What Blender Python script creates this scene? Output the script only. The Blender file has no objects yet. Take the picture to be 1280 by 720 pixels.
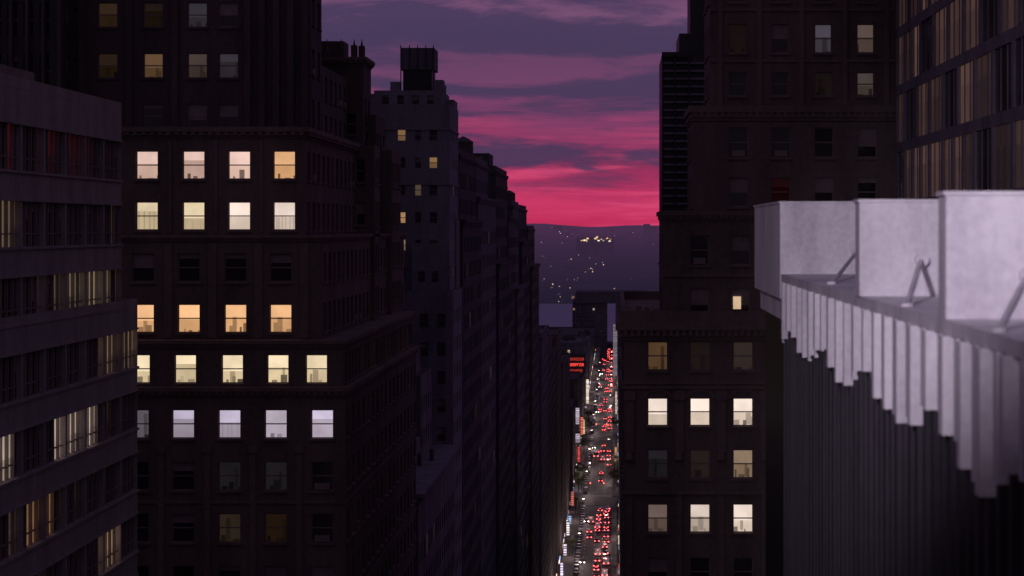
import bpy, math, random
from mathutils import Vector
random.seed(7)
R = random.Random(11)
sc = bpy.context.scene
H = 120.0

def lin(r, g, b, k=1.0):
    f = lambda c: (c/255/12.92) if c/255 <= 0.04045 else ((c/255+0.055)/1.055)**2.4
    return (f(r)*k, f(g)*k, f(b)*k)

# ------------------------------------------------------------------ materials
def newmat(name):
    m = bpy.data.materials.new(name); m.use_nodes = True
    nt = m.node_tree; return m, nt, nt.nodes, nt.links, nt.nodes['Principled BSDF']

def surf(name, c1, c2=None, rough=0.85, scale=0.35, stretch=(1, 1, 0.25), spec=0.3, fine=3.0, bump=0.0, emit=None, emit_s=0, metal=0):
    m, nt, N, L, P = newmat(name)
    c2 = c2 or tuple(x*0.6 for x in c1)
    tc = N.new('ShaderNodeTexCoord'); mp = N.new('ShaderNodeMapping'); mp.inputs['Scale'].default_value = stretch
    L.new(tc.outputs['Object'], mp.inputs[0])
    n1 = N.new('ShaderNodeTexNoise'); n1.inputs['Scale'].default_value = scale; n1.inputs['Detail'].default_value = 5; n1.inputs['Roughness'].default_value = .65
    n2 = N.new('ShaderNodeTexNoise'); n2.inputs['Scale'].default_value = fine; n2.inputs['Detail'].default_value = 2
    L.new(mp.outputs[0], n1.inputs[0]); L.new(tc.outputs['Object'], n2.inputs[0])
    a = N.new('ShaderNodeMath'); a.operation = 'MULTIPLY_ADD'; a.inputs[1].default_value = 0.35
    L.new(n2.outputs[0], a.inputs[0]); L.new(n1.outputs[0], a.inputs[2])
    mr = N.new('ShaderNodeMapRange'); mr.inputs[1].default_value = 0.48; mr.inputs[2].default_value = 0.86
    L.new(a.outputs[0], mr.inputs[0])
    mx = N.new('ShaderNodeMix'); mx.data_type = 'RGBA'
    mx.inputs[6].default_value = (*c2, 1); mx.inputs[7].default_value = (*c1, 1)
    L.new(mr.outputs[0], mx.inputs[0]); L.new(mx.outputs[2], P.inputs['Base Color'])
    P.inputs['Roughness'].default_value = rough; P.inputs['Specular IOR Level'].default_value = spec
    P.inputs['Metallic'].default_value = metal
    if bump:
        b = N.new('ShaderNodeBump'); b.inputs['Strength'].default_value = bump; b.inputs['Distance'].default_value = .05
        L.new(n2.outputs[0], b.inputs['Height']); L.new(b.outputs[0], P.inputs['Normal'])
    if emit:
        P.inputs['Emission Color'].default_value = (*emit, 1); P.inputs['Emission Strength'].default_value = emit_s
        m.cycles.emission_sampling = 'NONE'
    return m

def emis(name, col, s):
    m, nt, N, L, P = newmat(name)
    P.inputs['Base Color'].default_value = (*[min(c, .8) for c in col], 1)
    P.inputs['Emission Color'].default_value = (*col, 1); P.inputs['Emission Strength'].default_value = s
    m.cycles.emission_sampling = 'NONE'
    return m

def attr_emis(name):
    m, nt, N, L, P = newmat(name)
    at = N.new('ShaderNodeAttribute'); at.attribute_name = 'col'
    tc = N.new('ShaderNodeTexCoord'); n = N.new('ShaderNodeTexNoise'); n.inputs['Scale'].default_value = .9; n.inputs['Detail'].default_value = 2
    L.new(tc.outputs['Object'], n.inputs[0])
    mr = N.new('ShaderNodeMapRange'); mr.inputs[1].default_value = .3; mr.inputs[2].default_value = .7; mr.inputs[3].default_value = .84; mr.inputs[4].default_value = 1.05
    L.new(n.outputs[0], mr.inputs[0])
    P.inputs['Base Color'].default_value = (.1, .09, .08, 1); P.inputs['Roughness'].default_value = .9
    L.new(at.outputs['Color'], P.inputs['Emission Color']); L.new(mr.outputs[0], P.inputs['Emission Strength'])
    m.cycles.emission_sampling = 'NONE'
    return m

M = {}
M['brick_brown'] = surf('brown_brick', (.22, .165, .155), (.12, .088, .086), bump=.2)
M['brick_dark'] = surf('dark_brick', (.14, .105, .115), (.07, .054, .062))
M['brick_deep'] = surf('deep_dark_brick', (.11, .09, .115), (.055, .046, .062))  # brick tone darker than the dark brick, mottled by noise
M['brick_deep_b'] = surf('dark_limestone', (.17, .15, .20), (.10, .09, .125))  # purplish-grey limestone tone, darker than the bluish limestone
M['brick_grey'] = surf('grey_brick', (.24, .21, .26), (.13, .115, .145))
M['brick_blue'] = surf('bluish_limestone', (.28, .25, .33), (.16, .14, .19))
M['concrete'] = surf('concrete', (.40, .35, .38), (.26, .22, .25), scale=.6)
M['stone_trim'] = surf('stone_trim', (.25, .19, .18), (.14, .105, .10))
M['frame'] = surf('window_frame_paint', (.32, .26, .26), (.22, .17, .18))
M['blind'] = surf('window_blind', (.34, .28, .29), (.2, .165, .175))
M['roof'] = surf('roof_tar', (.13, .12, .14), (.07, .065, .08), stretch=(1, 1, 1))
M['lit'] = attr_emis('lit_room')
M['metal_dark'] = surf('dark_metal', (.07, .065, .08), rough=.5)
M['white_metal'] = surf('white_painted_metal', (.78, .75, .78), (.50, .46, .52), rough=.55, scale=.9, fine=9, stretch=(1, 1, .22))
M['wood'] = surf('weathered_wood', (.12, .09, .09), rough=.9)
def glassm(name, c, r):
    m, nt, N, L, P = newmat(name)
    tc = N.new('ShaderNodeTexCoord'); n = N.new('ShaderNodeTexNoise'); n.inputs['Scale'].default_value = .7; L.new(tc.outputs['Object'], n.inputs[0])
    mx = N.new('ShaderNodeMix'); mx.data_type = 'RGBA'; mx.inputs[6].default_value = (*c, 1); mx.inputs[7].default_value = (c[0]*3, c[1]*2.4, c[2]*2.6, 1)
    L.new(n.outputs[0], mx.inputs[0]); L.new(mx.outputs[2], P.inputs['Base Color'])
    P.inputs['Roughness'].default_value = r; P.inputs['Specular IOR Level'].default_value = .5
    b = N.new('ShaderNodeBump'); b.inputs['Strength'].default_value = .08; b.inputs['Distance'].default_value = .1; L.new(n.outputs[0], b.inputs['Height']); L.new(b.outputs[0], P.inputs['Normal'])
    return m
M['glass'] = glassm('window_glass', (.018, .016, .02), .1)
M['glass_far'] = glassm('old_window_glass', (.035, .03, .04), .3)

# ------------------------------------------------------------------ mesh accumulator
class B:
    def __init__(s, name, mats=None):
        s.name = name; s.p = {}
        s.m = {'walls': 'brick_brown', 'trim': 'stone_trim', 'window_frames': 'frame', 'glass': 'glass', 'lit_windows': 'lit', 'blinds': 'blind', 'roof': 'roof', 'cornice': 'stone_trim'}
        if mats: s.m.update(mats)
    def quad(s, part, pts, col=(0, 0, 0)):
        v, f, c = s.p.setdefault(part, ([], [], []))
        i = len(v); v.extend(pts); f.append(tuple(range(i, i+len(pts)))); c.append(col)
    def box(s, part, x0, x1, y0, y1, z0, z1, col=(0, 0, 0)):
        a = [(x0, y0, z0), (x1, y0, z0), (x1, y1, z0), (x0, y1, z0), (x0, y0, z1), (x1, y0, z1), (x1, y1, z1), (x0, y1, z1)]
        for f in ((0, 1, 5, 4), (1, 2, 6, 5), (2, 3, 7, 6), (3, 0, 4, 7), (4, 5, 6, 7), (3, 2, 1, 0)):
            s.quad(part, [a[k] for k in f], col)
    def cyl(s, part, c, r, z0, z1, n=20, r1=None, col=(0, 0, 0)):
        r1 = r if r1 is None else r1
        P0 = [(c[0]+r*math.cos(2*math.pi*k/n), c[1]+r*math.sin(2*math.pi*k/n), z0) for k in range(n)]
        P1 = [(c[0]+r1*math.cos(2*math.pi*k/n), c[1]+r1*math.sin(2*math.pi*k/n), z1) for k in range(n)]
        for k in range(n):
            s.quad(part, [P0[k], P0[(k+1) % n], P1[(k+1) % n], P1[k]], col)
        s.quad(part, P1, col); s.quad(part, P0[::-1], col)
    def rod(s, part, a, b, r, n=10, col=(0, 0, 0)):
        a = Vector(a); b = Vector(b); d = (b-a).normalized()
        u = d.cross(Vector((0, 0, 1)))
        if u.length < 1e-3: u = Vector((1, 0, 0))
        u.normalize(); w = d.cross(u)
        A = [tuple(a+r*(math.cos(t)*u+math.sin(t)*w)) for t in [2*math.pi*k/n for k in range(n)]]
        Bq = [tuple(b+r*(math.cos(t)*u+math.sin(t)*w)) for t in [2*math.pi*k/n for k in range(n)]]
        for k in range(n): s.quad(part, [A[k], A[(k+1) % n], Bq[(k+1) % n], Bq[k]], col)
        s.quad(part, A, col); s.quad(part, Bq, col)
    def finish(s, loc=(0, 0, 0)):
        e = bpy.data.objects.new(s.name, None); sc.collection.objects.link(e); e.location = loc; e.empty_display_size = 2
        for part, (v, f, c) in s.p.items():
            me = bpy.data.meshes.new(part); me.from_pydata(v, [], f); me.update()
            mt = s.m.get(part, part)
            me.materials.append(M[mt] if isinstance(mt, str) else mt)
            if mt == 'lit':
                ca = me.color_attributes.new('col', 'FLOAT_COLOR', 'CORNER')
                buf = []
                for fi, fc in enumerate(f): buf.extend([c[fi][0], c[fi][1], c[fi][2], 1.0]*len(fc))
                ca.data.foreach_set('color', buf)
            o = bpy.data.objects.new(part, me); sc.collection.objects.link(o); o.parent = e
        return e

# --- facade with real openings
def facade(b, ox, oy, ux, uy, nx, ny, W, z0, z1, cols, rows, state, hi=True, rev=.3, sill=True, wall='walls'):
    def P(u, z, d): return (ox+ux*u+nx*d, oy+uy*u+ny*d, z)
    def q(part, u0, u1, za, zb, d, col=(0, 0, 0)): b.quad(part, [P(u0, za, d), P(u1, za, d), P(u1, zb, d), P(u0, zb, d)], col)
    def lb(part, u0, u1, za, zb, d0, d1, col=(0, 0, 0)):
        a = [P(u0, za, d1), P(u1, za, d1), P(u1, za, d0), P(u0, za, d0), P(u0, zb, d1), P(u1, zb, d1), P(u1, zb, d0), P(u0, zb, d0)]
        for f in ((0, 1, 5, 4), (1, 2, 6, 5), (3, 0, 4, 7), (4, 5, 6, 7), (3, 2, 1, 0)): b.quad(part, [a[k] for k in f], col)
    cols = sorted(cols); rows = sorted(rows)
    zc = z0
    for j, (rz, h) in enumerate(rows):
        a, t = rz-h/2, rz+h/2
        if a > zc: q(wall, 0, W, zc, a, 0)
        uc = 0
        for i, (cu, w) in enumerate(cols):
            l, r = cu-w/2, cu+w/2
            q(wall, uc, l, a, t, 0); uc = r
            b.quad(wall, [P(l, a, 0), P(l, a, -rev), P(l, t, -rev), P(l, t, 0)])
            b.quad(wall, [P(r, a, 0), P(r, a, -rev), P(r, t, -rev), P(r, t, 0)])
            b.quad(wall, [P(l, t, 0), P(r, t, 0), P(r, t, -rev), P(l, t, -rev)])
            b.quad('trim', [P(l, a, 0), P(r, a, 0), P(r, a, -rev), P(l, a, -rev)])
            st = state(i, j)
            g = -rev+.08
            if hi:
                fw = .07
                lb('window_frames', l, l+fw, a, t, g-.02, g+.05); lb('window_frames', r-fw, r, a, t, g-.02, g+.05)
                lb('window_frames', l+fw, r-fw, a, a+fw, g-.02, g+.05); lb('window_frames', l+fw, r-fw, t-fw, t, g-.02, g+.05)
                mz = a+h*.5
                lb('window_frames', l+fw, r-fw, mz-.04, mz+.04, g-.01, g+.06)
                if sill: lb('trim', l-.12, r+.12, a-.16, a-.003, -.02, .14)
            if st is None:
                if hi:
                    q('glass', l+fw, r-fw, a+fw, t-fw, g)
                    k_ = R.random()
                    if k_ < .5:
                        q('blinds', l+fw, r-fw, t-fw-h*R.choice([.15, .3, .45, .45, .6]), t-fw, g+.005)
                    if k_ > .85: lb('window_frames', l+.25, r-.25, a+fw, a+.5, g, g+.3)
                else:
                    q('glass', l, r, a, t, g)
                    if R.random() < .3: q('blinds', l, r, t-h*R.choice([.2, .4, .5]), t, g+.02)
                    lb('window_frames', l, r, rz-.04, rz+.04, g, g+.05)
            else:
                col, style = st
                sh = lambda s_: tuple(c*s_ for c in col)
                if hi:
                    D = g-.06; dp = 1.7; e = .5
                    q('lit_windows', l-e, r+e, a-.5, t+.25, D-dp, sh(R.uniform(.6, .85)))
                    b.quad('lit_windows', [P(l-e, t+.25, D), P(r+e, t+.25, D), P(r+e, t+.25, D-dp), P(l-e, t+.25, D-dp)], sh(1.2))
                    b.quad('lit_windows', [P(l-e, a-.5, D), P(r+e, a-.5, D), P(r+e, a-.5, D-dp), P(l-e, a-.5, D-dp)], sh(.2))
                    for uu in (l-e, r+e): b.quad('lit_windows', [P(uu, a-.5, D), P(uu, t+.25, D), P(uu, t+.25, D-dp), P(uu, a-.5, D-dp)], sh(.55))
                    if 'b' in style:
                        fr = R.choice([.42, .47, .5, .55, .3])
                        q('lit_windows', l+fw, r-fw, t-fw-h*fr, t-fw, g-.03, (col[0]*1.1, col[1]*1.13, col[2]*1.2))
                    if 'c' in style:
                        uu = l+R.uniform(0, .3)
                        while uu < r-.1:
                            ww = R.uniform(.1, .45); hh = R.choice([R.uniform(.1, .3), R.uniform(.3, .75)])
                            lb('lit_windows', uu, min(uu+ww, r), a-.1, a+hh, D-.9, D-.7, sh(R.uniform(.08, .5))); uu += ww+R.uniform(0, .6)
                        if R.random() < .7:
                            su = R.uniform(l+.2, r-.4); lb('lit_windows', su, su+R.uniform(.15, .4), a, a+h*R.uniform(.5, .8), D-1.3, D-1.1, sh(.4))
                    if 'v' in style:
                        n = R.randint(3, 6)
                        for q_ in range(n):
                            uu = l+fw+(r-l-2*fw)*(q_+R.uniform(0, .5))/n; q('lit_windows', uu, uu+(r-l)*.06, a+fw, t-fw, g-.035, sh(.6))
                    if 'f' in style:
                        lb('lit_windows', (l+r)/2-.25, (l+r)/2+.25, t-.42, t-.25, D-1.0, D-.7, (2.5, 2.2, 1.7))
                else:
                    q('lit_windows', l, r, a, rz, g, sh(R.uniform(.5, 1.0))); q('lit_windows', l, r, rz, t, g, sh(R.uniform(.8, 1.2)))
                    lb('window_frames', l, r, rz-.04, rz+.04, g, g+.05)
        q(wall, uc, W, a, t, 0); zc = t
    q(wall, 0, W, zc, z1, 0)

def grid(W, sp, w, m=1.2):
    n = max(1, int((W-2*m)/sp)+1); off = (W-(n-1)*sp)/2
    return [(off+q_*sp, w) for q_ in range(n)]
def rowsz(z0, z1, sp, h):
    n = int((z1-z0)/sp); return [(z0+sp*(q_+.5), h) for q_ in range(n)]
dark = lambda i, j: None

def cornice(b, x0, x1, y0, y1, z, h=.8, p=.5, dent=0, part='cornice'):
    b.box(part, x0-p, x1+p, y0-p, y1+p, z-h*.45, z)
    b.box(part, x0-p*.55, x1+p*.55, y0-p*.55, y1+p*.55, z-h*.8, z-h*.452)
    b.box(part, x0-p*.25, x1+p*.25, y0-p*.25, y1+p*.25, z-h, z-h*.803)
    if dent:
        x = x0
        while x < x1: b.box(part, x, x+dent*.5, y0-p*.9, y0-p*.56, z-h*.75, z-h*.455); x += dent
        y = y0
        while y < y1: b.box(part, x1+p*.56, x1+p*.9, y, y+dent*.5, z-h*.75, z-h*.455); y += dent
def parapet(b, x0, x1, y0, y1, z, h=1.0, t=.3, part='walls'):
    b.box(part, x0, x1, y0, y0+t, z, z+h); b.box(part, x0, x1, y1-t, y1, z, z+h)
    b.box(part, x0, x0+t, y0+t, y1-t, z, z+h); b.box(part, x1-t, x1, y0+t, y1-t, z, z+h)

def tier(b, x0, x1, y0, y1, z0, z1, S=None, E=None, Wt=None, hi=True, roof=True, sill=True):
    def f(sp, *a):
        if sp is None:
            ox, oy, ux, uy, nx, ny, W = a
            b.quad('walls', [(ox, oy, z0), (ox+ux*W, oy+uy*W, z0), (ox+ux*W, oy+uy*W, z1), (ox, oy, z1)])
        else: facade(b, *a, z0, z1, sp[0], sp[1], sp[2], hi, sill=sill)
    f(S, x0, y0, 1, 0, 0, -1, x1-x0); f(E, x1, y0, 0, 1, 1, 0, y1-y0); f(Wt, x0, y0, 0, 1, -1, 0, y1-y0); f(None, x0, y1, 1, 0, 0, 1, x1-x0)
    if roof: b.quad('roof', [(x0, y0, z1), (x1, y0, z1), (x1, y1, z1), (x0, y1, z1)])

def watertank(loc, r=1.5, h=3, leg=2.5):
    b = B('water_tower', {'tank': 'wood', 'legs': 'metal_dark', 'tank_roof': 'metal_dark'})
    b.cyl('tank', (0, 0), r, leg, leg+h, 24)
    for q_ in range(4): b.cyl('legs', (0, 0), r*1.015, leg+h*(.1+.25*q_), leg+h*(.1+.25*q_)+.08, 24)
    b.cyl('tank_roof', (0, 0), r*1.1, leg+h, leg+h+r*.35, 24, .6*r); b.cyl('tank_roof', (0, 0), r*.6, leg+h+r*.35, leg+h+r*.6, 24, .1)
    for sx in (-1, 1):
        for sy in (-1, 1): b.rod('legs', (sx*r*.7, sy*r*.7, 0), (sx*r*.6, sy*r*.6, leg), .1)
        b.rod('legs', (sx*r*.7, -r*.7, .2), (sx*r*.6, r*.6, leg-.2), .05)
    b.rod('legs', (-r*.7, -r*.7, .2), (r*.6, -r*.6, leg-.2), .05)
    return b.finish(loc)

WARM = lin(248, 210, 170); YEL = lin(252, 226, 182); CREAM = lin(254, 230, 210); ORG = lin(242, 184, 130); COOL = lin(205, 190, 208); PINK = lin(242, 202, 184)
def k(c, s): return tuple(x*s for x in c)

# ================================================================== L1 brick office tower
b = B('brick_office_building')
rowsA = [(83.85+3.7*i, 2.05) for i in range(7)]
def stA(i, j):
    if j == 6: return (k(COOL, [.22, .75, .8, .85, 1.0][i]), 'b' if i in (1, 4) else ('bv' if i == 2 else 'c'))
    if j == 4 and i == 2: return (k(WARM, .03), 'c')
    if j == 5 and i in (2, 3): return (k(COOL, .025), 'c')
    if j == 4 and i == 3: return (k(ORG, .02), 'c')
    return None
cA = [(x+45, 1.6) for x in (-40.7, -37.4, -34.04, -30.8, -27.5, -24.2, -20.9)]
def stA2(i, j): return stA(i-2, j) if i >= 2 else None
sideA = grid(52, 3.1, 1.5)
tier(b, -45, -19.24, 148, 200, 0, 108.3, (cA, rowsA, stA2), (sideA, rowsA, lambda i, j: (k(WARM, .04), '') if R.random() < .08 else None))
cornice(b, -45, -19.24, 148, 200, 108.7, .7, .35, .5)
cB = [(x+45, 1.55) for x in (-40.6, -37.3, -34.0, -30.7, -27.35, -24.1, -21.35)]
tier(b, -45, -19.5, 148.3, 200, 108.7, 111.55, (cB, [(109.95, 2.05)], lambda i, j: (k(YEL, R.uniform(.8, .95)), 'bc') if i > 1 else None),
     (grid(51.7, 1.9, 1.2), [(109.95, 2.1)], lambda i, j: (k(WARM, .10), '') if R.random() < .25 else None))
cornice(b, -45, -19.5, 148.3, 200, 112.0, .6, .3, 0)
cC = [(x+45, 1.6) for x in (-40.7, -37.35, -34.0, -30.7, -27.35, -24.1)]
def stC(i, j):
    if i < 2: return None
    if j == 0: return (k(ORG, R.uniform(.9, 1.05)), 'bcf' if i == 5 else 'bc')
    return None
tier(b, -45, -21.2, 149.5, 208, 112.0, 119.2, (cC, [(113.5, 2.05), (117.15, 2.05)], stC),
     (grid(58.5, 2.6, 1.35), [(113.5, 2.1), (117.15, 2.1)], lambda i, j: (k(WARM, .04), '') if R.random() < .12 else None))
cornice(b, -45, -21.2, 149.5, 208, 119.5, .5, .3)
def stD(i, j):
    if i < 2: return None
    if j == 0: return (k(YEL if i < 4 else CREAM, [.7, .75, .92, .8][i-2]), 'bv' if i in (2, 3, 5) else 'b')
    return (k(PINK if i != 5 else ORG, [.85, .8, .95, .8][i-2]), 'bc')
cD = [(x+45, 1.6) for x in (-40.6, -37.2, -33.87, -30.5, -27.2, -23.95)]
tier(b, -45, -22.6, 150.2, 200, 119.5, 126.6, (cD, [(120.87, 2.05), (124.55, 2.05)], stD),
     (grid(49.8, 2.6, 1.35, 2.4), [(120.87, 2.1), (124.55, 2.1)], lambda i, j: (k(WARM, .05), '') if 2 < i and R.random() < .2 else None))
cornice(b, -45, -22.6, 150.2, 200, 127.3, .8, .45, .6)
for (y0, y1, x1) in ((180, 184, -20.9), (192, 200, -20.7)):
    tier(b, -23, x1, y0, y1, 112.0, 127.2, ([(.9, .8)], rowsz(112, 127, 3.7, 2), dark), (grid(y1-y0, 1.6, 1.0, .6), rowsz(112, 127, 3.7, 2.2), dark))
for x in (-41.6, -39.05, -35.7, -32.4, -29.1, -25.85, -22.55):
    b.box('trim', x-.22, x+.22, 147.88, 148.05, 60, 104)
    b.box('trim', x-.34, x+.34, 147.82, 148.04, 104.003, 104.5)
for z in (100.5, 93.1): b.box('trim', -45.02, -19.16, 147.9, 200, z-.1, z+.1)
for x in (-32.2, -29.0, -25.7, -22.4): b.box('trim', x-.3, x+.3, 149.38, 149.6, 112.1, 118.9)
for x in (-32.2, -28.9, -25.6): b.box('trim', x-.12, x+.12, 150.1, 150.3, 119.7, 126.3)
b.finish()

# tall tower set back above
b = B('office_tower', {'walls': 'brick_dark', 'trim': 'brick_dark'})
cT = [(x+44, 1.5) for x in (-42.8, -39.1, -35.6, -32.2, -29.8)]
litT = {(2, 2): k(ORG, .12), (3, 2): k(PINK, .06), (4, 2): k(COOL, .05), (1, 2): k(ORG, .02), (3, 3): k(COOL, .05), (1, 3): k(ORG, .03), (0, 3): k(ORG, .02), (2, 3): k(ORG, .012)}
tier(b, -44, -23.5, 160, 166, 126, 166, (cT, [(124.7+3.9*i, 1.9) for i in range(1, 10)], lambda i, j: (litT[(i, j+1)], 'bc') if (i, j+1) in litT else None), (grid(6, 3, 1.4), rowsz(127, 165, 3.9, 2), dark))
for x in (-41, -37.4, -33.9, -28.3, -27.2, -26.1, -25.0, -23.9):
    b.box('trim', x-.25, x+.25, 159.6, 160.1, 126, 166)
tier(b, -44, -24.6, 166, 190, 126, 133.6, None, (grid(24, 3, 1.4), rowsz(127, 133.5, 3.2, 1.9), dark))
b.finish()
b = B('pinnacled_office_building', {'walls': 'brick_dark', 'trim': 'brick_dark', 'cornice': 'brick_brown'})
tier(b, -30, -23.2, 191, 197, 0, 135.2, (grid(6.8, 2.2, 1.1), rowsz(112, 134, 3.9, 2), lambda i, j: (k(COOL, .03), 'b') if R.random() < .35 else None), (grid(6, 2.6, 1.2), rowsz(90, 134, 3.9, 2), dark))
cornice(b, -30, -23.2, 191, 197, 135.7, .7, .35, .5)
for x in (-28.9, -27.4, -26.6, -25.3, -24.1, -23.4):
    b.box('trim', x-.25, x+.25, 191, 192, 135.7, 136.3+R.random()*.5); b.cyl('trim', (x, 191.5), .2, 136.3, 137.4, 8, .02)
b.box('trim', -28.5, -25.2, 192.5, 196, 135.7, 137.3)
tier(b, -24.5, -22.3, 193, 201, 118, 130.5, (grid(2.2, 1.4, .8, .6), rowsz(119, 130, 3.6, 1.6), dark), (grid(8, 2.6, 1.2), rowsz(119, 130, 3.6, 1.6), dark))
b.finish()

b = B('finned_office_tower', {'walls': 'metal_dark', 'trim': 'brick_dark'})
tier(b, -75, -41.3, 155, 185, 0, 170, (grid(33.7, 1.2, .8), rowsz(118, 165, 3.9, 2.6), lambda i, j: (k(ORG, .02), 'b') if R.random() < .12 else None), (grid(30, 2, 1), rowsz(118, 165, 3.9, 2.6), dark), hi=False)
x = -75
while x < -41.2: b.box('trim', x-.12, x+.12, 154.5, 155.1, 100, 170); x += 1.2
b.finish()

# ================================================================== L0 ribbon window building
b = B('ribbon_window_building', {'walls': 'concrete', 'trim': 'concrete', 'window_frames': 'frame'})
rz = [120.2+3.85*i for i in range(-9, 2)]
def ribbon(y0, y1, z0, z1, rows, x=-30.0):
    W = y1-y0; n = int(W/1.05); cw = W/n
    def P(y, z, d): return (x+d, y, z)
    zc = z0
    for zr in rows:
        a, t = zr-1.15, zr+1.15
        b.quad('walls', [P(y0, zc, 0), P(y1, zc, 0), P(y1, a, 0), P(y0, a, 0)])
        b.box('trim', x-.05, x+.12, y0, y1, a-.14, a-.003); b.box('trim', x-.05, x+.08, y0, y1, t+.003, t+.12)
        b.quad('walls', [P(y0, a, 0), P(y1, a, 0), P(y1, a, -.35), P(y0, a, -.35)]); b.quad('walls', [P(y0, t, 0), P(y1, t, 0), P(y1, t, -.35), P(y0, t, -.35)])
        ri = round((zr-120.2)/3.85)
        for i in range(n):
            ya = y0+i*cw; yb = ya+cw; ym = (ya+yb)/2
            b.box('window_frames', x-.3, x-.12, ya-.05, ya+.05, a, t)
            if i % 4 == 0: b.box('walls', x-.34, x-.02, ya-.16, ya+.16, a, t)
            b.box('window_frames', x-.3, x-.2, ya+.05, yb-.05, a+.62, a+.69)
            c = None
            if ri == -1 and 111.5 < ym < 124: c = k(YEL, R.uniform(.06, .32))
            elif ri == -2 and ym > 121: c = k(WARM, R.uniform(.1, .3))
            elif ri == -3 and (ym < 104.5 or 111.5 < ym < 121): c = k(CREAM, R.uniform(.2, .6))
            elif ri == -4 and 106.5 < ym < 111: c = k(ORG, R.uniform(.06, .25))
            elif ri == -5 and 121 < ym < 126.5: c = k(WARM, R.uniform(.2, .5))
            elif ri == 0 and ym < 105.0: c = k(WARM, R.uniform(.03, .12))
            elif ri == 1: c = k(lin(220, 60, 70), R.uniform(.0, .07)) if R.random() < .5 else None
            elif R.random() < .10: c = k(WARM, R.uniform(.01, .05))
            if c:
                b.quad('lit_windows', [P(ya, a, -.33), P(yb, a, -.33), P(yb, a+1.0, -.33), P(ya, a+1.0, -.33)], k(c, R.uniform(.3, 1)))
                b.quad('lit_windows', [P(ya, a+1.0, -.33), P(yb, a+1.0, -.33), P(yb, t, -.33), P(ya, t, -.33)], c)
            else:
                b.quad('glass', [P(ya, a, -.3), P(yb, a, -.3), P(yb, t, -.3), P(ya, t, -.3)])
                if R.random() < .35:
                    dz = R.choice([.5, .9, 1.3]); b.quad('blinds', [P(ya, t-dz, -.29), P(yb, t-dz, -.29), P(yb, t, -.29), P(ya, t, -.29)])
        zc = t
    b.quad('walls', [P(y0, zc, 0), P(y1, zc, 0), P(y1, z1, 0), P(y0, z1, 0)])
ribbon(80, 130.4, 0, 115.6, [z for z in rz if z < 114], -30.0)
ribbon(80, 126.4, 115.6, 127.0, [z for z in rz if z > 115], -30.06)
b.quad('roof', [(-60, 80, 127), (-30.06, 80, 127), (-30.06, 126.4, 127), (-60, 126.4, 127)])
b.quad('roof', [(-60, 126.4, 115.6), (-30, 126.4, 115.6), (-30, 130.4, 115.6), (-60, 130.4, 115.6)])
b.quad('walls', [(-60, 80, 0), (-30, 80, 0), (-30, 80, 127), (-60, 80, 127)])
b.quad('walls', [(-60, 130.4, 0), (-30, 130.4, 0), (-30, 130.4, 115.6), (-60, 130.4, 115.6)])
b.quad('walls', [(-60, 126.4, 115.6), (-30.06, 126.4, 115.6), (-30.06, 126.4, 127), (-60, 126.4, 127)])
parapet(b, -60, -30.05, 80, 126.4, 127, .6, .35)
b.box('window_frames', -50, -33, 90, 118, 127, 128.8)
b.finish()

# ================================================================== left street wall beyond
def rnd_lit(p, cols=(WARM, CREAM, COOL, ORG), lo=.1, hi_=.8):
    return lambda i, j: (k(R.choice(cols), R.uniform(lo, hi_)), 'bc') if R.random() < p else None

b = B('lowrise_loft_building', {'walls': 'brick_grey', 'cornice': 'brick_blue', 'glass': 'glass_far'})
tier(b, -27, -19.3, 203, 249, 0, 93.6, (grid(7.7, 2.4, 1.2), rowsz(70, 93, 3.7, 2.1), dark), (grid(46, 2.7, 1.3), rowsz(60, 92.5, 3.7, 2.1), rnd_lit(.04)), hi=False)
cornice(b, -27, -19.3, 203, 249, 94.1, .9, .6, 1.0)
b.box('roof', -25, -21, 210, 216, 94.1, 96.5); b.box('cornice', -24, -21.6, 225, 229, 94.1, 97); b.box('roof', -26, -22, 236, 243, 94.1, 98)
for q_ in range(6): b.cyl('roof', (-25+q_*.9, 206+q_*5.1), .25, 94.1, 95.4+R.random(), 8)
b.finish()
b = B('stepped_apartment_building', {'walls': 'brick_grey', 'glass': 'glass_far', 'window_frames': 'brick_grey'})
tier(b, -45, -25.5, 217, 248, 0, 113, (grid(19.5, 2.6, 1.2), rowsz(80, 113, 3.6, 1.9), rnd_lit(.04)), (grid(31, 2.8, 1.2), rowsz(80, 112, 3.6, 1.9), rnd_lit(.05)), hi=False)
parapet(b, -45, -25.5, 217, 248, 113, 1)
tier(b, -45, -27.5, 222, 248, 113, 121, (grid(17.5, 2.6, 1.2), rowsz(113, 121, 3.6, 1.9), rnd_lit(.02)), (grid(26, 2.8, 1.2), rowsz(113, 121, 3.6, 1.9), dark), hi=False)
tier(b, -28, -23.4, 218, 230, 90, 108.5, (grid(4.6, 1.7, 1.0, .8), rowsz(91, 108, 3.6, 1.9), rnd_lit(.1)), (grid(12, 2.8, 1.2), rowsz(91, 108, 3.6, 1.9), dark), hi=False)
tier(b, -28, -21.8, 232, 246, 90, 103.5, (grid(6.2, 1.9, 1.0, .8), rowsz(91, 103, 3.6, 1.9), rnd_lit(.12)), (grid(14, 2.8, 1.2), rowsz(91, 103, 3.6, 1.9), dark), hi=False)
b.box('walls', -24.6, -22.6, 235, 240, 103.5, 106.2)
b.box('walls', -30, -26, 224, 230, 113, 117)
parapet(b, -45, -27.5, 222, 248, 121, 1)
b.finish()

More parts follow.
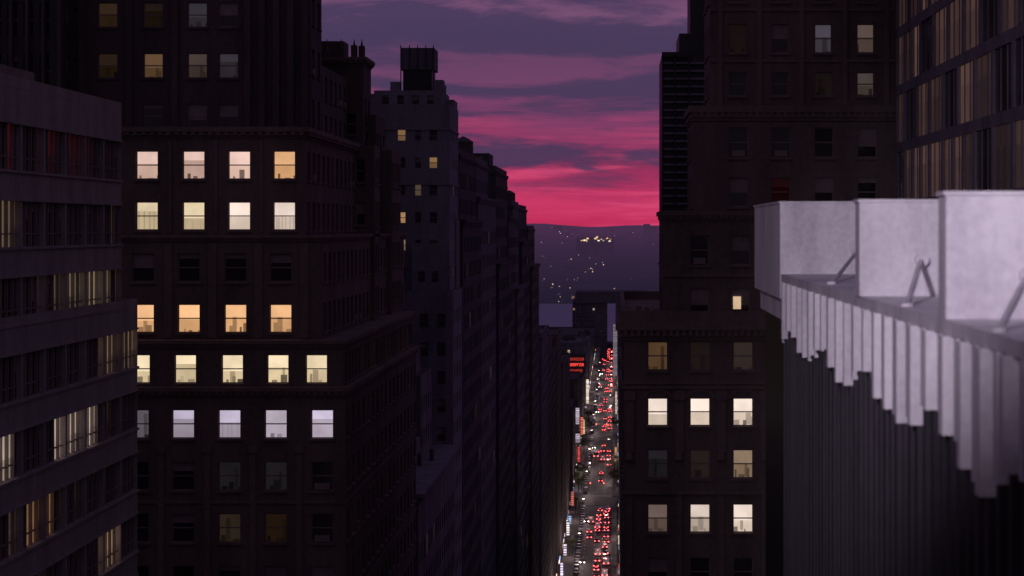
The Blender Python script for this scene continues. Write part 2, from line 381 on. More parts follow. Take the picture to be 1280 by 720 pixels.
b = B('limestone_apartment_tower', {'walls': 'brick_blue', 'cornice': 'brick_blue', 'trim': 'brick_blue', 'mechanical_penthouse': 'metal_dark', 'penthouse_screen': 'brick_deep_b', 'window_frames': 'brick_grey', 'glass': 'glass_far'})
def stL3(i, j):
    if R.random() < (.2 if j > 10 else .07): return (k(R.choice([WARM, CREAM, ORG]), R.uniform(.03, .6)), '')
    return None
irr = [(c+R.uniform(-.25, .25), R.choice([.55, .7, .9])) for c, w_ in grid(14, 2.1, .8)]
tier(b, -34, -20, 250, 263.8, 0, 134.2, (irr, rowsz(80, 134, 3.3, 1.25), stL3), (grid(13.8, 2, .8), rowsz(80, 134, 3.3, 1.3), stL3), hi=False)
for z in (131.9, 125.3, 115.4): b.box('trim', -34.1, -19.9, 249.86, 263.8, z-.12, z+.12)
parapet(b, -34, -20, 250, 263.8, 134.2, .7)
tier(b, -29.2, -21, 251, 262, 134.2, 136.6, (grid(8.2, 1.8, .8), [(135.4, 1.2)], dark), None, hi=False)
b.box('walls', -27.3, -26.2, 251.5, 254, 136.6, 137.7); b.box('walls', -22, -20.9, 251.3, 254, 136.6, 137.9)
b.box('mechanical_penthouse', -25.9, -22.4, 253, 258, 136.6, 139.2)
b.box('penthouse_screen', -26.2, -22.1, 252.8, 258.2, 139.25, 141.9)
for x in (-26.15, -25.1, -24.1, -23.1, -22.2): b.box('mechanical_penthouse', x-.06, x+.06, 252.7, 252.79, 136.6, 142.2)
b.box('walls', -30.2, -29.2, 251, 255, 134.2, 136.2); b.box('walls', -21, -19.98, 256, 262, 134.2, 135.8)
for x in (-33, -31.5, -29.8, -20.6): b.cyl('trim', (x, 251), .12, 134.9, 137.2, 6)
tier(b, -26.5, -19.5, 248.9, 263.7, 0, 112.5, (grid(7, 2.1, 1.0), rowsz(80, 112, 3.4, 1.6), rnd_lit(.08)), (grid(14.8, 2.6, 1.1), rowsz(60, 112, 3.4, 1.7), rnd_lit(.04)), hi=False)
tier(b, -24.5, -20.5, 249.2, 256, 112.5, 118.2, (grid(4, 1.6, .8, .7), rowsz(112.8, 118, 2.7, 1.3), dark), None, hi=False)
b.box('walls', -23, -19.8, 258, 263.7, 112.5, 121)
b.finish()

wm = ['brick_deep', 'brick_deep_b', 'brick_deep', 'brick_dark', 'brick_deep_b', 'brick_deep', 'brick_dark']
def street_bldg(name, x0, x1, y0, y1, zt, zlow, wall, side='E', p=.05, lit_lo=.1, lit_hi=.9, sp=3.6, cs=2.8, shop=0, zs=None, sb=1.3, ww=1.3):
    b = B(name, {'walls': wall, 'cornice': wall, 'shopfronts': 'lit', 'window_frames': wall, 'blinds': 'brick_grey', 'trim': wall, 'glass': 'glass_far'})
    zb = zs or zt
    def faces(ya, yb, za, zc):
        rr = rowsz(za, zc-1.0, sp, 2.0)
        fs = (grid(yb-ya, cs, ww), rr, rnd_lit(p, lo=lit_lo, hi_=lit_hi)); return rr, fs
    rr, fs = faces(y0, y1, zlow, zb); ff = (grid(x1-x0, cs, ww), rr, rnd_lit(p*.8, lo=lit_lo, hi_=lit_hi))
    tier(b, x0, x1, y0, y1, 0, zb, ff, fs if side == 'E' else None, fs if side == 'W' else None, hi=False)
    cornice(b, x0, x1, y0, y1, zb+.1, 1.0, .4)
    xt = x1
    if zs:
        xt = x1-sb
        rr, fs = faces(y0+1.5, y1-2, zb+.1, zt)
        tier(b, x0, xt, y0+1.5, y1-2, zb+.1, zt, (grid(xt-x0, cs, ww), rr, rnd_lit(p, lo=lit_lo, hi_=lit_hi)), fs, None, hi=False)
        cornice(b, x0, xt, y0+1.5, y1-2, zt+.1, .7, .25)
    parapet(b, x0+.1, xt-.1, y0+1.6, y1-2.1, zt+.1, .9)
    w, d = x1-x0, y1-y0
    for q_ in range(4):
        a = xt-R.uniform(2.2, .5*w); c = y0+R.uniform(.08, .7)*d
        b.box('roof', a-R.uniform(1.5, 4), a+1.2, c, c+R.uniform(2, 5), zt, zt+R.uniform(1.4, 3.2))
        b.cyl('roof', (a, c-1), .14, zt, zt+R.uniform(1.5, 3.6), 6)
    if shop:
        xs = x1+.06 if side == 'E' else x0-.06; sg = 1 if side == 'E' else -1
        y = y0+1
        while y < y1-4:
            wd = R.uniform(4, 8); yb = min(y+wd, y1-.5)
            c = k(R.choice([CREAM, WARM, COOL, lin(255, 240, 230), lin(255, 90, 90), lin(180, 200, 255)]), R.uniform(.1, 1.6)**1.5*shop)
            b.quad('shopfronts', [(xs, y, .6), (xs, yb, .6), (xs, yb, 3.0), (xs, y, 3.0)], k(c, .7))
            b.box('cornice', min(xs, xs+sg*.9), max(xs, xs+sg*.9), y, yb, 3.1, 3.3)
            if R.random() < .5: b.box('shopfronts', min(xs, xs+sg*.25), max(xs, xs+sg*.25), y+.3, yb-.3, 3.35, 4.0, k(c, 1.3))
            y = yb+R.uniform(.4, 1.5)
    return b.finish()
seq = [(264, 300, 129.3, 121, 2.6, 1.2), (300, 345, 129.8, 124.5, 3.4, 1.5), (345, 385, 129.4, 114, 2.4, 1.2), (385, 410, 127.9, 122, 3.0, 1.6), (410, 440, 124.4, 108, 2.7, 1.3), (440, 480, 124.0, 117, 3.6, 1.8), (480, 524, 119.6, 111, 2.9, 1.3)]
for i, (y0, y1, zt, zs, cs, ww) in enumerate(seq):
    x1 = -19.4-(.5 if i % 2 else 0)
    street_bldg('apartment_building' if i % 2 else 'loft_building', x1-26, x1, y0, y1-.1, zt, 20, wm[i], 'E', .05, .05, .9, 3.5+R.uniform(-.2, .3), cs, zs=zs, sb=R.uniform(.6, 1.6), ww=ww)
b = B('rooftop_penthouse', {'walls': 'brick_deep'})
tier(b, -28, -21.4, 350, 362, 130.3, 132.6, (grid(6.6, 2, .9), [(131.5, 1.3)], dark), None, hi=False); b.box('walls', -24, -21.6, 392, 400, 128, 130.4); b.finish()
watertank((-22.3, 303.5, 129.9), 1.45, 2.0, .6); watertank((-24, 275, 129.4), 1.3, 2.2, .8); watertank((-23, 446, 124.1), 1.4, 2.4, .8)
watertank((-31.6, 256, 134.3), .9, 2.0, 1.0)

for i, (y0, y1, zt) in enumerate([(552, 600, 91), (600, 650, 86), (650, 700, 80), (700, 760, 83), (760, 820, 70), (820, 888, 66),
                                 (938, 1000, 38), (1000, 1060, 30), (1060, 1120, 42), (1120, 1178, 28), (1218, 1290, 52), (1290, 1380, 30), (1380, 1478, 36), (1520, 1600, 37), (1600, 1780, 26), (1820, 2000, 24)]):
    x1 = -19.3 - R.uniform(0, .8)
    street_bldg('loft_building' if i % 2 else 'commercial_building', x1-34, x1, y0, y1-.2, zt, 5.0, R.choice(wm), 'E', .08 if y0 > 900 else .045, .05, .8, 3.7, R.uniform(3, 4), shop=.7 if y0 < 900 else .9)
for i, (y0, y1, zt) in enumerate([(192, 260, 84), (260, 330, 70), (330, 420, 78), (420, 524, 64), (552, 620, 60), (620, 700, 72), (700, 790, 58), (790, 888, 52), (938, 1060, 60), (1060, 1178, 45), (1218, 1350, 55), (1350, 1478, 38), (1520, 1780, 44), (1820, 2050, 40)]):
    street_bldg('loft_building' if i % 2 else 'commercial_building', 1.2, 40, y0, y1-.2, zt, 5.0, R.choice(wm), 'W', .03, .1, .7, 3.7, 3.6, shop=.5 if y0 > 500 else 0)

b = B('neon_sign', {'letters': 'lit', 'sign_board': 'metal_dark'})
b.box('sign_board', -28, -18.6, 1216.4, 1217.6, 33, 46)
for r_, z in enumerate((43.2, 40.0, 36.5)):
    x = -27.4
    while x < -19.6:
        w = R.uniform(.7, 1.1); c = k(lin(255, 75, 65), 1.5 if r_ == 1 else .45)
        b.box('letters', x, x+.28, 1216.1, 1216.35, z-.9, z+.9, c); b.box('letters', x+.28, x+w, 1216.1, 1216.35, z+.5, z+.9, c)
        if R.random() < .6: b.box('letters', x+.28, x+w, 1216.1, 1216.35, z-.2, z+.15, c)
        if R.random() < .7: b.box('letters', x+w-.2, x+w, 1216.1, 1216.35, z-.9, z+.5, c)
        x += w+.4
b.finish()
def blade(x, y, z0, z1, col, w=1.4):
    b = B('blade_sign', {'sign_face': 'lit', 'sign_case': 'metal_dark'})
    b.box('sign_case', x, x+w, y, y+.35, z0, z1)
    z = z0+.25
    while z < z1-.6:
        b.box('sign_face', x+.15, x+w-.15, y-.06, y-.01, z, z+.6, k(col, R.uniform(.6, 1.3))); z += .85
    b.box('sign_case', x-.9, x, y+.1, y+.2, z1-.6, z1-.45); b.box('sign_case', x-.9, x, y+.1, y+.2, z0+.45, z0+.6)
    b.finish()
blade(-18.6, 952, 30, 38, k(COOL, .9), 2.0); blade(-18.6, 948, 22, 27, k(COOL, .8), 2.4); blade(-18.7, 780, 4.5, 10, k(lin(255, 240, 235), 1.1)); blade(-18.7, 735, 4, 8.5, k(COOL, 1.3))
blade(-18.7, 860, 5, 11, k(lin(255, 120, 100), .8)); blade(-18.7, 1010, 6, 14, k(lin(255, 80, 80), .9)); blade(-18.8, 1300, 10, 26, k(CREAM, 1.1), 2); blade(-.6, 1250, 8, 22, k(CREAM, .8), 1.4)
blade(-2.4, 1600, 6, 46, k(COOL, .35), 3.5); blade(-18.6, 1150, 6, 14, k(WARM, 1.1)); blade(-.8, 1010, 5, 14, k(ORG, .7)); blade(-18.6, 690, 3.8, 9, k(lin(235, 220, 255), 1.5), 1.2)
blade(-18.7, 812, 4.2, 8, k(lin(180, 210, 255), 1.0)); blade(-18.6, 1085, 12, 22, k(lin(255, 120, 90), .9), 1.6)

b = B('riverside_warehouse', {'walls': 'brick_deep_b', 'window_frames': 'brick_deep_b', 'glass': 'glass_far'})
tier(b, -44, -9, 2100, 2160, 0, 46, (grid(35, 4, 2), rowsz(4, 46, 4, 2), rnd_lit(.03)), None, hi=False)
tier(b, 3, 34, 2101, 2160, 0, 44, (grid(31, 4, 2), rowsz(2, 44, 4, 2), rnd_lit(.05)), None, hi=False)
tier(b, -41, 30, 2098, 2155, 44.1, 55.5, (grid(71, 5, 2), [(51, 2)], rnd_lit(.03)), None, hi=False)
b.finish()

# ================================================================== R1 ornate brick building on the right
b = B('ornate_brick_building')
Y0 = 145.0; s = Y0/2600
def zz(y): return H-(y-285)*s
rl = sorted([(zz(782), 2.0), (zz(850), 2.0), (zz(715), 2.0), (zz(648), 2.0), (zz(580), 2.0), (zz(515), 1.95), (zz(445), 2.0)])
cl = [(2.35, 1.42), (5.3, 1.42), (8.3, 1.42), (11.3, 1.42), (14.3, 1.42), (17.3, 1.42)]
litR = {(0, 5): (CREAM, .9, 'b'), (1, 5): (CREAM, 1.0, 'b'), (2, 5): (CREAM, .9, 'bc'), (2, 4): (WARM, .25, 'bc'), (0, 3): (PINK, .15, 'bc'), (1, 3): (CREAM, .65, 'bc'), (2, 3): (CREAM, .85, 'bc'), (2, 6): (PINK, .05, 'c'), (0, 6): (ORG, .11, 'c'), (0, 4): (COOL, .02, 'bc'), (1, 4): (PINK, .02, 'c'), (1, 6): (PINK, .015, 'c')}
tier(b, .56, 19.4, Y0, 190, 0, zz(425), (cl, rl, lambda i, j: (k(litR[(i, j)][0], litR[(i, j)][1]), litR[(i, j)][2]) if (i, j) in litR else None), None, (grid(45, 3, 1.4), rl, dark))
cornice(b, .56, 19.4, Y0, 190, zz(402), 1.3, .6, .45)
parapet(b, .35, 19.4, Y0-.2, 190, zz(402), .75, .35, 'cornice')
for z in (zz(478), zz(484)): b.box('trim', .4, 19.5, Y0-.16, Y0+.1, z-.12, z+.12)
b.box('trim', .35, 19.5, Y0-.28, Y0+.1, zz(615)-.14, zz(615)+.1)
for x in (.95, 4.4, 7.35, 10.35, 13.3, 16.3, 19.0):
    b.box('trim', x-.3, x+.3, Y0-.2, Y0+.05, zz(565), zz(488)); b.box('trim', x-.42, x+.42, Y0-.3, Y0-.02, zz(500), zz(490)); b.cyl('trim', (x, Y0-.12), .34, zz(574), zz(565), 12, .2)
    b.box('trim', x-.2, x+.2, Y0-.12, Y0+.05, 60, zz(615))
for cu, w in cl:
    cx = .56+cu
    for q_ in range(9):
        a0 = math.pi*q_/9; a1 = math.pi*(q_+1)/9
        z0_ = zz(498)
        b.quad('trim', [(cx+math.cos(a0)*.85, Y0-.1, z0_+math.sin(a0)*.5), (cx+math.cos(a1)*.85, Y0-.1, z0_+math.sin(a1)*.5), (cx+math.cos(a1)*1.05, Y0-.1, z0_+math.sin(a1)*.7), (cx+math.cos(a0)*1.05, Y0-.1, z0_+math.sin(a0)*.7)])
Y1 = 147.2
zm0, zm1 = zz(402), H+.9
X1 = 3.35
cm = [(x-X1, 1.35) for x in (5.9, 8.8, 11.8, 14.8, 17.6)]
tier(b, X1, 19.4, Y1, 160, zm0, zm1, (cm, [(zz(378), 1.9), (zz(313), 2.1)], dark), None, (grid(12.8, 3, 1.4), [(zz(378), 1.9), (zz(313), 2.1)], dark))
b.box('lit_windows', 8.3, 8.85, Y1+.15, Y1+.2, zz(388), zz(372), k(WARM, .75))
b.box('trim', X1-.15, 19.5, Y1-.15, Y1+.1, zz(345)-.1, zz(345)+.12)
cornice(b, X1, 24.5, Y1, 160, zm1+.3, .7, .25, .4)
for x in (1.6, 2.2, 2.75): b.box('trim', x-.18, x+.18, Y0+1, Y0+1.6, zz(402), zz(390)+R.random()*.6)
Y2 = 149.0; s2 = Y2/2600
z2 = lambda y: H-(y-285)*s2
X2 = 5.5
cu2 = [((px-770)*s2-X2, 1.4) for px in (923, 976, 1030, 1084)]
ru = [(z2(240), 2.1), (z2(178), 2.15)]
tier(b, X2, 24, Y2, 160, zm1+.3, z2(152), (cu2, ru, lambda i, j: (k(lin(200, 40, 60), .012), 'b') if (i, j) == (1, 0) else None), None, (grid(11, 3, 1.4), ru, dark))
cornice(b, X2, 24, Y2, 160, z2(132), 1.1, .3, .5)
Y3 = 150.4; s3 = Y3/2600
z3 = lambda y: H-(y-285)*s3
cu3 = [((px-770)*s3-6.8, 1.25) for px in (922, 975, 1029, 1082)]
ru = [(z3(105), 1.7), (z3(48), 2.1), (z3(-16), 2.1), (z3(-80), 2.1)]
lu = {(2, 1): (COOL, .09, 'bc'), (3, 1): (PINK, .10, 'bc'), (3, 0): (CREAM, .05, 'bc'), (0, 1): (PINK, .012, 'c'), (2, 0): (PINK, .012, 'c')}
tier(b, 6.8, 24, Y3, 160, z2(132), z3(-130), (cu3, ru, lambda i, j: (k(lu[(i, j)][0], lu[(i, j)][1]), lu[(i, j)][2]) if (i, j) in lu else None), None, (grid(9.6, 3, 1.4), ru, dark))
for px in (900, 949, 1002, 1056, 1108):
    x = (px-770)*s3; b.box('trim', x-.18, x+.18, Y3-.14, Y3+.05, z2(132), z3(-130))
for y in (76, 12): b.box('trim', 6.75, 24.05, Y3-.12, Y3+.04, z3(y)-.1, z3(y)+.1)
b.box('walls', 19.41, 24, Y1+.1, 160, 0, zm1)
b.finish()

b = B('louvred_tower', {'walls': 'metal_dark', 'louvres': 'brick_blue'})
tier(b, 4.4, 14, 200, 212, 100, 136.6, None, None, None); tier(b, 6.1, 14, 201, 211, 136.6, 138.8); tier(b, 7.2, 12, 202, 210, 138.8, 143.5)
b.box('walls', 5, 14, 201, 211, 0, 100)
z = 112.5
while z < 136.4: b.box('louvres', 4.55, 8.6, 199.7, 199.95, z, z+.18); z += .75
for x in (4.4, 5.6, 6.95): b.box('walls', x, x+.15, 199.6, 200, 110, 136.6)
b.box('walls', 4.4, 7, 199.6, 200, 136.4, 136.9)
b.finish()

# ================================================================== R2 curtain-wall building upper right
b = B('curtain_wall_office_building', {'walls': 'brick_grey', 'trim': 'brick_grey', 'window_frames': 'brick_grey'})
def P(y, z, d): return (19.2-d, y, z)
y0, y1 = 88.0, 142.0
n = 30; cw = (y1-y0)/n
b.quad('walls', [P(y0, 0, 0), P(y1, 0, 0), P(y1, 118, 0), P(y0, 118, 0)])
for r_ in range(10):
    za = 118+3.9*r_; zb = za+3.25
    b.box('walls', 19.18, 19.4, y0, y1, zb, za+3.9)
    i = 0
    while i < n:
        run = R.choice([2, 2, 3, 3]); lit = R.random() < (.8 if r_ > 0 else .4); base = R.uniform(.03, .17)
        for q_ in range(run):
            if i >= n: break
            ya = y0+i*cw; yb = ya+cw
            if lit:
                c = k(lin(225, 168, 150), base*R.uniform(.75, 1.2)*(1.1 if r_ > 4 else .75))
                b.quad('lit_windows', [P(ya, za, -.12), P(yb, za, -.12), P(yb, za+2.1, -.12), P(ya, za+2.1, -.12)], k(c, R.uniform(.6, .9)))
                b.quad('lit_windows', [P(ya, za+2.1, -.12), P(yb, za+2.1, -.12), P(yb, zb, -.12), P(ya, zb, -.12)], c)
            else: b.quad('glass', [P(ya, za, -.1), P(yb, za, -.1), P(yb, zb, -.1), P(ya, zb, -.1)])
            b.box('window_frames', 19.25, 19.38, ya-.04, ya+.04, za, zb)
            i += 1
        b.box('walls', 19.14, 19.36, y0+i*cw-.25, y0+i*cw+.25, za, zb)
b.quad('walls', [P(y1, 0, 0), (60, y1, 0), (60, y1, 158), P(y1, 158, 0)]); b.quad('walls', [P(y0, 0, 0), (60, y0, 0), (60, y0, 158), P(y0, 158, 0)]); b.quad('roof', [P(y0, 157, 0), (60, y0, 157), (60, y1, 157), P(y1, 157, 0)])
b.finish()

# ================================================================== near white metal crown
M['rib_shaded'] = surf('shaded_rib_metal', (.04, .032, .045), (.02, .016, .024), rough=.6)  # shade on the lower ribs, put into their base colour
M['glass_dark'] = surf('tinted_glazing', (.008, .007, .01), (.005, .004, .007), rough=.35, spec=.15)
b = B('ribbed_tower_crown', {'wall_panels': 'white_metal', 'ribs': 'white_metal', 'parapet_screens': 'white_metal', 'struts': 'white_metal', 'dark_glazing': 'glass_dark', 'lower_ribs': 'rib_shaded', 'ledge': 'white_metal'})
X0 = 4.0
yF = 60.0
b.box('ledge', X0+.02, 9, 12, yF, H-1.3, H-1.12)
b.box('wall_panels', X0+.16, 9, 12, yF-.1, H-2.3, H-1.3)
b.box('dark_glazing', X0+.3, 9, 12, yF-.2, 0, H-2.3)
y = 12.3; i = 0
while y < 50.3:
    zb = H-2.45-.22*math.sin(y*.9)-R.uniform(0, .25)  # uneven rib ends shape the jagged shadow edge
    w_ = R.choice([.16, .22, .3])
    b.box('ribs', X0-(.07 if i % 2 else .0), X0+.32, y, y+w_, zb, H-1.305)
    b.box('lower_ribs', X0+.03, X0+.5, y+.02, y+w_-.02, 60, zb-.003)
    y += .68+R.uniform(-.06, .06); i += 1
def screen(x0, x1, y0, y1, z0, z1):
    b.box('parapet_screens', x0, x1, y0, y1, z0, z1)
    b.box('parapet_screens', x0-.03, x1+.03, y0-.03, y1+.03, z1+.002, z1+.05)
screen(4.0, 6.6, 50.7, 60, H-1.72, H+.6)
screen(3.98, 7.2, 34.0, 34.6, H-1.115, H+.42)
screen(4.03, 7.2, 25.4, 26.0, H-1.115, H+.40)
for (x0, x1, y) in ((4.0, 6.6, 50.7), (3.98, 7.2, 34.0), (4.03, 7.2, 25.4)):
    for q_ in (1, 2):
        xx = x0+(x1-x0)*q_/3; b.box('parapet_screens', xx-.012, xx+.012, y-.015, y-.001, H-1.1, H+.38)
for (a, c) in (((5.85, 50.66, H-.6), (4.3, 41.5, H-1.12)), ((4.98, 33.96, H-.52), (4.14, 29.6, H-1.12)), ((5.02, 25.36, H-.58), (4.12, 22.4, H-1.12))):
    r_ = .045
    b.rod('struts', a, c, r_, 14)
    b.rod('struts', (a[0], a[1]+.05, a[2]), (a[0], a[1]-.14, a[2]), r_*2.4, 16)
    b.rod('struts', (c[0], c[1], c[2]-.02), (c[0], c[1], c[2]+.05), r_*2.0, 16)
b.finish()

b = B('viewpoint_building', {'walls': 'brick_grey'})
tier(b, -14, 14, -50, -3, 0, 117.5, None, None, None); parapet(b, -14, 14, -50, -3, 117.5, .9); b.finish()
b = B('added_floodlight', {'mast': 'metal_dark', 'lamp_head': 'metal_dark', 'lamp_lens': emis('added_floodlight_lens', (.85, .8, 1), 6)})  # added unseen lamp and mast, there to brighten the white crown
b.rod('mast', (-8, -8, 117.5), (-8, -8, 129), .09); b.box('lamp_head', -8.4, -7.6, -8.3, -7.8, 128.6, 129.3); b.quad('lamp_lens', [(-8.3, -7.79, 128.7), (-7.7, -7.79, 128.7), (-7.7, -7.79, 129.2), (-8.3, -7.79, 129.2)])
fl = b.finish()
ld = bpy.data.lights.new('beam', 'SPOT'); ld.energy = 40000; ld.color = (.95, .82, 1.0); ld.spot_size = math.radians(26); ld.spot_blend = .8; ld.shadow_soft_size = .8
lo = bpy.data.objects.new('beam', ld); sc.collection.objects.link(lo); lo.location = (-8, -7.0, 129); lo.parent = fl
lo.rotation_euler = (Vector((5.4, 38, 121.6))-Vector(lo.location)).to_track_quat('-Z', 'Y').to_euler()

# ================================================================== ground, roads
M['ground'] = surf('city_ground', (.07, .065, .07), (.04, .038, .042), scale=.01, stretch=(1, 1, 1), fine=.05)
M['asphalt'] = surf('asphalt', (.065, .06, .066), (.04, .037, .042), scale=.15, stretch=(1, 1, 1), fine=2, rough=.6)
M['paving'] = surf('concrete_paving', (.26, .24, .25), (.16, .15, .16), scale=.3, stretch=(1, 1, 1))
M['paint'] = surf('road_paint', (.75, .74, .7), (.5, .49, .47), stretch=(1, 1, 1))
def flat(name, quads, mat):
    v = []; f = []
    for (x0, x1, y0, y1, z) in quads:
        i = len(v); v += [(x0, y0, z), (x1, y0, z), (x1, y1, z), (x0, y1, z)]; f.append((i, i+1, i+2, i+3))
    me = bpy.data.meshes.new(name); me.from_pydata(v, [], f); me.materials.append(M[mat]); o = bpy.data.objects.new(name, me); sc.collection.objects.link(o); return o
flat('ground', [(-9000, 9000, -500, 12000, 0)], 'ground')
aves = [(526, 550), (892, 934), (1180, 1214), (1482, 1516), (1782, 1816)]
flat('road', [(-15.2, -1.8, 0, 2095, .008)], 'asphalt')
flat('avenue', [(-300, 300, a+4, c-4, .004) for a, c in aves], 'asphalt')
b = B('sidewalk', {'paving': 'paving'})
prev = 0
for a, c in aves+[(2090, 2100)]:
    b.box('paving', -19.8, -15.2, prev, a+4, -.1, .14); b.box('paving', -1.8, 1.4, prev, a+4, -.1, .14); prev = c-4
b.finish()
mk = []
for a, c in aves:
    for yb in (a+1.0, c-4.0):
        x = -14.8
        while x < -2.4: mk.append((x, x+.5, yb, yb+3, .012)); x += 1.0
    mk.append((-15, -2, a-1.5, a-1.0, .012))
y = 560
while y < 2080:
    if not any(a-4 < y < c+4 for a, c in aves):
        for x in (-11.8, -8.2, -5.2): mk.append((x-.08, x+.08, y, y+3, .012))
    y += 9
flat('road_markings', mk, 'paint')

# ================================================================== cars
M['tyre'] = surf('tyre', (.02, .02, .02))
tail = emis('tail_light', (1.0, .07, .08), 17); headm = emis('head_light', (1, .9, .82), 24)
def paint(n, c):
    m, nt, N, L, P = newmat(n); P.inputs['Base Color'].default_value = (*c, 1); P.inputs['Roughness'].default_value = .3; P.inputs['Coat Weight'].default_value = .6; P.inputs['Metallic'].default_value = .2; return m
paints = [paint('black_car_paint', (.015, .015, .018)), paint('white_car_paint', (.45, .45, .45)), paint('grey_car_paint', (.12, .12, .14)), paint('blue_car_paint', (.03, .04, .1))]
ypaint = paint('yellow_taxi_paint', (.5, .3, .02))
def carmesh(name, pm, W=1.85, kind='sedan'):
    hh = 1.48
    v = []; f = []; mi = []
    def add(ps, fs, m):
        i = len(v); v.extend(ps)
        for q_ in fs: f.append(tuple(i+a for a in q_)); mi.append(m)
    w = W/2
    if kind == 'sedan':
        prof = [(0, .35), (.0, .62), (.12, .95), (.9, 1.0), (3.3, .95), (4.45, .78), (4.66, .6), (4.7, .35)]
        cab = [(.55, .99), (1.2, hh), (2.5, hh), (3.45, .95)]
    elif kind == 'suv':
        prof = [(0, .4), (.0, .8), (.06, 1.1), (.6, 1.12), (3.5, 1.08), (4.5, .95), (4.68, .7), (4.7, .4)]
        cab = [(.1, 1.11), (.4, 1.78), (2.9, 1.78), (3.6, 1.08)]
    elif kind == 'van':
        prof = [(0, .4), (0, .9), (.02, 1.3), (3.9, 1.3), (5.0, 1.15), (5.4, .8), (5.5, .6), (5.5, .4)]
        cab = [(.03, 1.3), (.15, 2.5), (3.9, 2.5), (4.9, 1.17)]
    else:
        prof = [(0, .4), (0, 1.0), (0, 1.4), (11.5, 1.4), (11.9, 1.3), (12, 1.0), (12, .7), (12, .4)]
        cab = [(.03, 1.4), (.1, 3.1), (11.6, 3.1), (11.9, 1.35)]
    n = len(prof)
    add([(-w*(.94 if z < .5 else 1), y, z) for y, z in prof]+[(w*(.94 if z < .5 else 1), y, z) for y, z in prof], [(i, (i+1) % n, n+(i+1) % n, n+i) for i in range(n)]+[tuple(range(n)), tuple(range(n, 2*n))], 0)
    wi = w*(.82 if kind in ('sedan', 'suv') else .95)
    cp = [(-w*.97, *cab[0]), (-wi, *cab[1]), (-wi, *cab[2]), (-w*.97, *cab[3])]; cq = [(-a, y, z) for a, y, z in cp]
    add(cp+cq, [(0, 1, 2, 3), (4, 5, 6, 7), (0, 1, 5, 4), (2, 3, 7, 6)], 1 if kind != 'van' else 0)
    t = .04
    add([(-wi-.01, cab[1][0]-.02, cab[1][1]+t), (wi+.01, cab[1][0]-.02, cab[1][1]+t), (wi+.01, cab[2][0], cab[2][1]+t), (-wi-.01, cab[2][0], cab[2][1]+t),
         (-wi-.01, cab[1][0]-.02, cab[1][1]-.03), (wi+.01, cab[1][0]-.02, cab[1][1]-.03), (wi+.01, cab[2][0], cab[2][1]-.03), (-wi-.01, cab[2][0], cab[2][1]-.03)],
        [(0, 1, 2, 3), (0, 1, 5, 4), (1, 2, 6, 5), (2, 3, 7, 6), (3, 0, 4, 7)], 0)
    LL = prof[-1][0]
    for yw in (.85, LL-.9):
        for sx in (-1, 1):
            ring = [(yw+.33*math.cos(a), .33+.33*math.sin(a)) for a in [2*math.pi*q_/14 for q_ in range(14)]]
            xo, xi = sx*(w+.01), sx*(w-.22)
            add([(xo, a, c) for a, c in ring]+[(xi, a, c) for a, c in ring], [tuple(range(14)), tuple(range(14, 28))]+[(i, (i+1) % 14, 14+(i+1) % 14, 14+i) for i in range(14)], 2)
    zt = {'sedan': .78, 'suv': 1.0, 'van': 1.0, 'bus': 1.0}[kind]
    for sx in (-1, 1):
        x0, x1 = sx*w*.98, sx*w*.6
        add([(x0, -.02, zt-.1), (x1, -.02, zt-.1), (x1, -.02, zt+.1), (x0, -.02, zt+.1), (x0, .2, zt+.1), (x0, .2, zt-.1)], [(0, 1, 2, 3), (0, 3, 4, 5)], 3)
        add([(sx*w*.95, LL+.01, .58), (sx*w*.6, LL+.01, .58), (sx*w*.6, LL+.01, .74), (sx*w*.95, LL+.01, .74)], [(0, 1, 2, 3)], 4)
    add([(-.2, cab[1][0]-.04, cab[1][1]-.08), (.2, cab[1][0]-.04, cab[1][1]-.08), (.2, cab[1][0]-.04, cab[1][1]-.03), (-.2, cab[1][0]-.04, cab[1][1]-.03)], [(0, 1, 2, 3)], 3)
    add([(-.26, -.015, .55), (.26, -.015, .55), (.26, -.015, .68), (-.26, -.015, .68)], [(0, 1, 2, 3)], 5)
    me = bpy.data.meshes.new(name); me.from_pydata(v, [], f)
    for m in (pm, M['glass'], M['tyre'], tail, headm, M['paint']): me.materials.append(m)
    for p_, a in zip(me.polygons, mi): p_.material_index = a
    return me
tail_off = surf('unlit_tail_lens', (.2, .01, .01)); head_off = surf('unlit_headlamp', (.4, .4, .4))
cars = [carmesh('car_body', p) for p in paints]; suvs = [carmesh('suv_body', p, kind='suv') for p in paints]
taxi = carmesh('taxi_body', ypaint); van = carmesh('van_body', paints[1], W=2.1, kind='van'); busm = carmesh('bus_body', paints[1], W=2.55, kind='bus')
parked = []
for c in cars[:3]+suvs[:3]:
    m = c.copy(); m.materials[3] = tail_off; m.materials[4] = head_off; parked.append(m)
vanp = van.copy(); vanp.materials[3] = tail_off; vanp.materials[4] = head_off
def put(name, me, x, y, rot=0):
    o = bpy.data.objects.new(name, me); sc.collection.objects.link(o); o.location = (x, y, .012); o.rotation_euler[2] = rot; return o
def inave(y): return any(a-2 < y+2.5 < c+1 for a, c in aves)
def anycar(x, y):
    q_ = R.random()
    if q_ < .55: put('car', R.choice(cars), x, y)
    elif q_ < .8: put('suv', R.choice(suvs), x, y)
    elif q_ < .93: put('taxi', taxi, x, y)
    else: put('van', van, x, y)
for lane, x in enumerate((-10.2, -7.0, -3.8)):
    y = 600+R.uniform(0, 8)
    while y < 2050:
        if not inave(y):
            near = y < 885
            dens = (.25, .85, .75)[lane] if near else (.3, .7, .65)[lane]
            if 885 < y < 1050: dens *= .3
            if R.random() < dens: anycar(x+R.uniform(-.4, .4), y)
        y += (9.0 if y < 885 else R.uniform(12, 30))+R.uniform(0, 6)
y = 562
